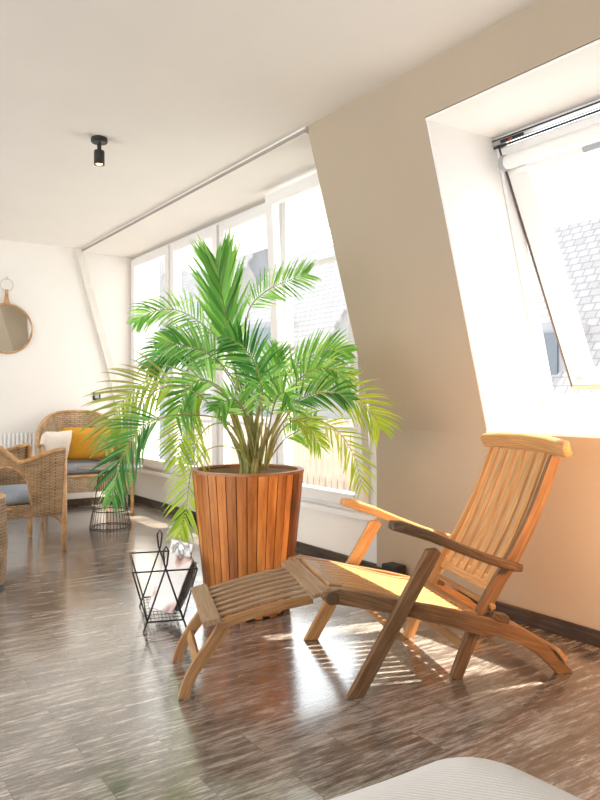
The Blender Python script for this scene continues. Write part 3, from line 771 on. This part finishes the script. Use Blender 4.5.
# ------------------------------------------------------------------ mirror
mr = thing('wall_mirror', 'round mirror in a thin wooden rim hung by a ring on the far wall', 'mirror', (1.655, YF, 1.835))
rm = .245
MB().tube([(rm * math.cos(2 * math.pi * k / 64), -.020, rm * math.sin(2 * math.pi * k / 64)) for k in range(64)], .0095, 8, closed=True).build('rim', M['mirror_wood'], mr, smooth=True)
gm = MB(); vs = [(rm * math.cos(2 * math.pi * k / 64), y, rm * math.sin(2 * math.pi * k / 64)) for y in (-.018, -.010) for k in range(64)]
gm.add(vs, [tuple(range(64)), tuple(range(64, 128))[::-1]] + [(k, (k + 1) % 64, 64 + (k + 1) % 64, 64 + k) for k in range(64)]); gm.build('mirror_glass', M['mirror'], mr)
MB().sweep([(0, -.022, rm - .005), (0, -.022, rm + .03), (0, -.022, rm + .08), (0, -.022, rm + .145)], (1, 0, 0), [.085, .042, .030, .030], .020).build('handle', M['mirror_wood'], mr, bevel=.005)
rz_ = rm + .190
MB().tube([(.062 * math.cos(2 * math.pi * k / 32), -.026, rz_ + .062 * math.sin(2 * math.pi * k / 32)) for k in range(32)], .0038, 6, closed=True).build('hanging_ring', M['chrome'], mr, smooth=True)
MB().tube([(0, 0, rz_ + .066), (0, -.035, rz_ + .066), (0, -.035, rz_ + .085)], .006, 8).build('hook', M['chrome'], mr)

# ------------------------------------------------------------------ thermostat, floor box
t_ = thing('wall_switch', 'small square black wall switch on the far wall above the armchair', 'switch', (2.575, YF, 1.16))
MB().box(-.042, .042, -.012, 0, -.042, .042).build('plate', M['blackmatte'], t_, bevel=.003)
MB().box(-.022, .022, -.020, -.012, -.022, .022).build('rocker', M['greyplastic'], t_, bevel=.002)
b_ = thing('floor_speaker', 'small black box standing on the floor by the sloping wall behind the deck chair', 'box', (2.885, 3.17, 0), R(0))
MB().box(-.045, .045, -.06, .06, .0, .140).build('housing', M['blackmatte'], b_, bevel=.006)
MB().box(-.047, -.043, -.035, .035, .025, .085).build('grille', M['black'], b_, bevel=.002)

# ------------------------------------------------------------------ bed corner in the foreground
bd = thing('bed', 'corner of a bed with a white ribbed cotton bedspread in the foreground', 'bed', (0, 0, 0))
def bedf(u, v):
    x0, x1, y0, y1 = -1.0, 1.02, -1.1, .915
    a, b = u * 2 - 1, v * 2 - 1
    X = x0 + (x1 - x0) * u; Y = y0 + (y1 - y0) * v
    dx = min(x1 - X, X - x0); dy = min(y1 - Y, Y - y0)
    rr = .16
    ex = max(0, 1 - dx / rr); ey = max(0, 1 - dy / rr)
    q = min(1, (ex ** 2.2 + ey ** 2.2) ** (1 / 2.2)); over = max(0, (ex ** 2.2 + ey ** 2.2) ** (1 / 2.2) - 1)
    z = .545 - .11 * (1 - math.sqrt(max(0, 1 - q * q))) - over * .1
    z += .006 * math.sin(X * 9 + Y * 4) + .004 * math.sin(Y * 13)
    # pull the very corner in so that it is rounded
    if over > 0: X -= math.copysign(over * .05, X); Y -= math.copysign(over * .05, Y)
    return (X, Y, z)
n_ = 72
gb = grid(bedf, n_, n_)
# hanging sides
ring = [(i, 0) for i in range(n_)] + [(n_, j) for j in range(n_)] + [(n_ - i, n_) for i in range(n_)] + [(0, n_ - j) for j in range(n_)]
idx = [i * (n_ + 1) + j for i, j in ring]
prev = idx
for k, z in enumerate((.38, .30, .22)):
    new = []
    for q, i in enumerate(idx):
        x, y, _ = gb.v[i]; wv = .004 * math.sin(q * .55) * (k + 1)
        new.append(len(gb.v)); gb.v.append((x * (1 + .004 + wv), y * (1 + .004 + wv), z)); gb.uv[new[-1]] = (0, 0)
    L_ = len(idx)
    for q in range(L_): gb.f.append((prev[q], prev[(q + 1) % L_], new[(q + 1) % L_], new[q]))
    prev = new
gb.build('bedspread', M['quilt'], bd, smooth=True)
MB().box(-.93, .90, -1.04, .82, .10, .36).build('mattress', M['cream'], bd, bevel=.03)
MB().box(-.94, .91, -1.05, .83, .06, .13).build('bed_base', M['rattan'], bd, bevel=.01)
for x in (-.85, .82):
    for y in (-.95, .73): MB().box(x - .03, x + .03, y - .03, y + .03, 0, .07).build('leg', M['rattan'], bd)

# ------------------------------------------------------------------ outside
struct(MB().box(3.5, 5.2, YD - .4, YF + 2.5, -.15, -.02).build('ground_terrace', M['terrace']))
fnc = thing('terrace_fence', 'pale wooden slat fence on the terrace outside the dormer windows', 'fence', (4.9, 0, 0))
fs = MB()
for k in range(58):
    y = 3.2 + k * .115; fs.box(-.012, .012, y, y + .095, -.02, .90)
fs.build('slats', M['fence'], fnc)
MB().box(.012, .05, 3.2, 9.9, .18, .25).box(.012, .05, 3.2, 9.9, .70, .77).build('rails', M['fence'], fnc)
struct(MB().prism([(2.9, YD, 2.95), (3.95, YD, 2.70), (3.95, YD, 2.78), (2.9, YD, 3.05)], (0, YF - YD + .5, 0)).build('eaves_overhang', M['white']))

def house(label, x, y, w, d, zb, ze, zr, wins):
    """house whose roof slope faces us (-x); ridge runs along y"""
    h = thing('neighbour_house', label, 'house', (x, y, zb))
    he, hr = ze - zb, zr - zb
    MB().box(0, d, -w / 2, w / 2, 0, he).build('facade', M['facade'], h)
    rf = MB(); q = [(-.4, -w / 2 - .3, he - .1), (-.4, w / 2 + .3, he - .1), (d / 2, w / 2 + .3, hr), (d / 2, -w / 2 - .3, hr), (d + .4, w / 2 + .3, he - .1), (d + .4, -w / 2 - .3, he - .1)]
    rf.add(q, [(0, 1, 2, 3), (3, 2, 4, 5)])
    L = math.hypot(d / 2 + .4, hr - he)
    for i, uv in enumerate([(0, 0), (w, 0), (w, L), (0, L), (w, 2 * L), (0, 2 * L)]): rf.uv[i] = uv
    ro = rf.build('roof', M['roof'], h); solid(ro, .12)
    MB().prism([(0, -w / 2, he), (d, -w / 2, he), (d / 2, -w / 2, hr - .1)], (0, w, 0)).build('gable', M['facade'], h)
    for (yy, zz, ww, hh) in wins:
        f_ = MB().box(-.05, .02, yy - ww / 2, yy + ww / 2, zz, zz + hh).build('window', M['facade_dark'], h)
        MB().box(-.08, -.04, yy - ww / 2 - .06, yy + ww / 2 + .06, zz - .08, zz).build('sill', M['facade'], f_)
    return h
h1 = house('pale tiled house seen through the open skylight', 12, 10.3, 8, 7, -6, .4, 5.4, [(-2, 4.0, 1.2, 1.7), (2, 4.0, 1.2, 1.7)])
dm = MB().box(.6, 2.4, -1.6, .4, 7.1, 8.7).build('roof_dormer', M['facade'], h1)
MB().box(.55, .6, -1.4, .2, 7.3, 8.5).build('dormer_pane', M['facade_dark'], dm)
h2 = house('pale tiled house with a dark roof dormer seen through the right dormer window', 12, 20.5, 6.5, 7, -6, 1.4, 6.6, [(-1.6, 5.0, 1.1, 1.7), (1.6, 5.0, 1.1, 1.7)])
dm = MB().box(.5, 2.4, -1.2, .6, 8.1, 9.7).build('roof_dormer', M['facade'], h2)
MB().box(.45, .5, -1.0, .4, 8.3, 9.5).build('dormer_pane', M['facade_dark'], dm)
h3 = house('tall tiled roof seen through the third dormer window behind the palm', 12, 29.5, 9, 7, -6, 2.0, 8.0, [(-2.4, 5.6, 1.2, 1.8), (2.4, 5.6, 1.2, 1.8)])
h4 = house('tall grey house wall seen through the leftmost dormer window', 11.5, 40.5, 9, 8, -6, 8.2, 11.5, [(-3, 11.2, 1.2, 2.0), (0, 11.2, 1.2, 2.0), (-3, 7.6, 1.2, 2.0), (0, 7.6, 1.2, 2.0)])

# ------------------------------------------------------------------ light
wd = bpy.data.worlds.new('world'); scene.world = wd; wd.use_nodes = True
nt = wd.node_tree; nt.nodes.clear()
wo = nt.nodes.new('ShaderNodeOutputWorld'); bg = nt.nodes.new('ShaderNodeBackground')
tc = nt.nodes.new('ShaderNodeTexCoord'); sp_ = nt.nodes.new('ShaderNodeSeparateXYZ')
nt.links.new(tc.outputs['Generated'], sp_.inputs[0])
cr = ramp(nt, sp_.outputs['Z'], [(0, (.90, .90, .90)), (.12, (1.0, 1.0, 1.0)), (.7, (.86, .92, 1.0))])
nt.links.new(cr, bg.inputs[0]); bg.inputs[1].default_value = 3.3
nt.links.new(bg.outputs[0], wo.inputs[0])
def lamp(kind, name, loc, energy, color, **k):
    l = bpy.data.lights.new(name, kind); l.energy = energy; l.color = color
    for a, v in k.items(): setattr(l, a, v)
    o = bpy.data.objects.new(name, l); o.location = loc; col.objects.link(o); return o
s = lamp('SUN', 'sun', (8, -2, 8), 17.0, (1, .87, .70), angle=R(.6))
s.rotation_euler = Vector((.55, -.235, 1.0)).to_track_quat('Z', 'Y').to_euler()
l = lamp('SPOT', 'added_bounce_glow', (2.36, .70, .85), 125, (1, .46, .16), spot_size=R(84), spot_blend=1, shadow_soft_size=.15)  # added unseen lamp, stands in for warm light bounced onto the wall
l.rotation_euler = (Vector((2.36, .70, .85)) - Vector((2.96, 2.25, .60))).to_track_quat('Z', 'Y').to_euler()
l = lamp('SPOT', 'spot_bulb', (1.479, 4.28, ZC - .172), 6, (1, .6, .3), spot_size=R(70), shadow_soft_size=.02)

# ------------------------------------------------------------------ camera
cd = bpy.data.cameras.new('camera'); cam = bpy.data.objects.new('camera', cd); col.objects.link(cam)
cd.sensor_fit = 'HORIZONTAL'; cd.sensor_width = 36; cd.lens = 712 / 600 * 36
cam.location = (0, 0, 1.12); cam.rotation_euler = (R(90), 0, -th); cd.clip_start = .05
scene.camera = cam
scene.view_settings.view_transform = 'Standard'
scene.view_settings.look = 'None'
scene.view_settings.exposure = 0.42
scene.cycles.use_denoising = True
scene.cycles.max_bounces = 10; scene.cycles.diffuse_bounces = 6; scene.cycles.transparent_max_bounces = 16
scene.cycles.sample_clamp_indirect = 6
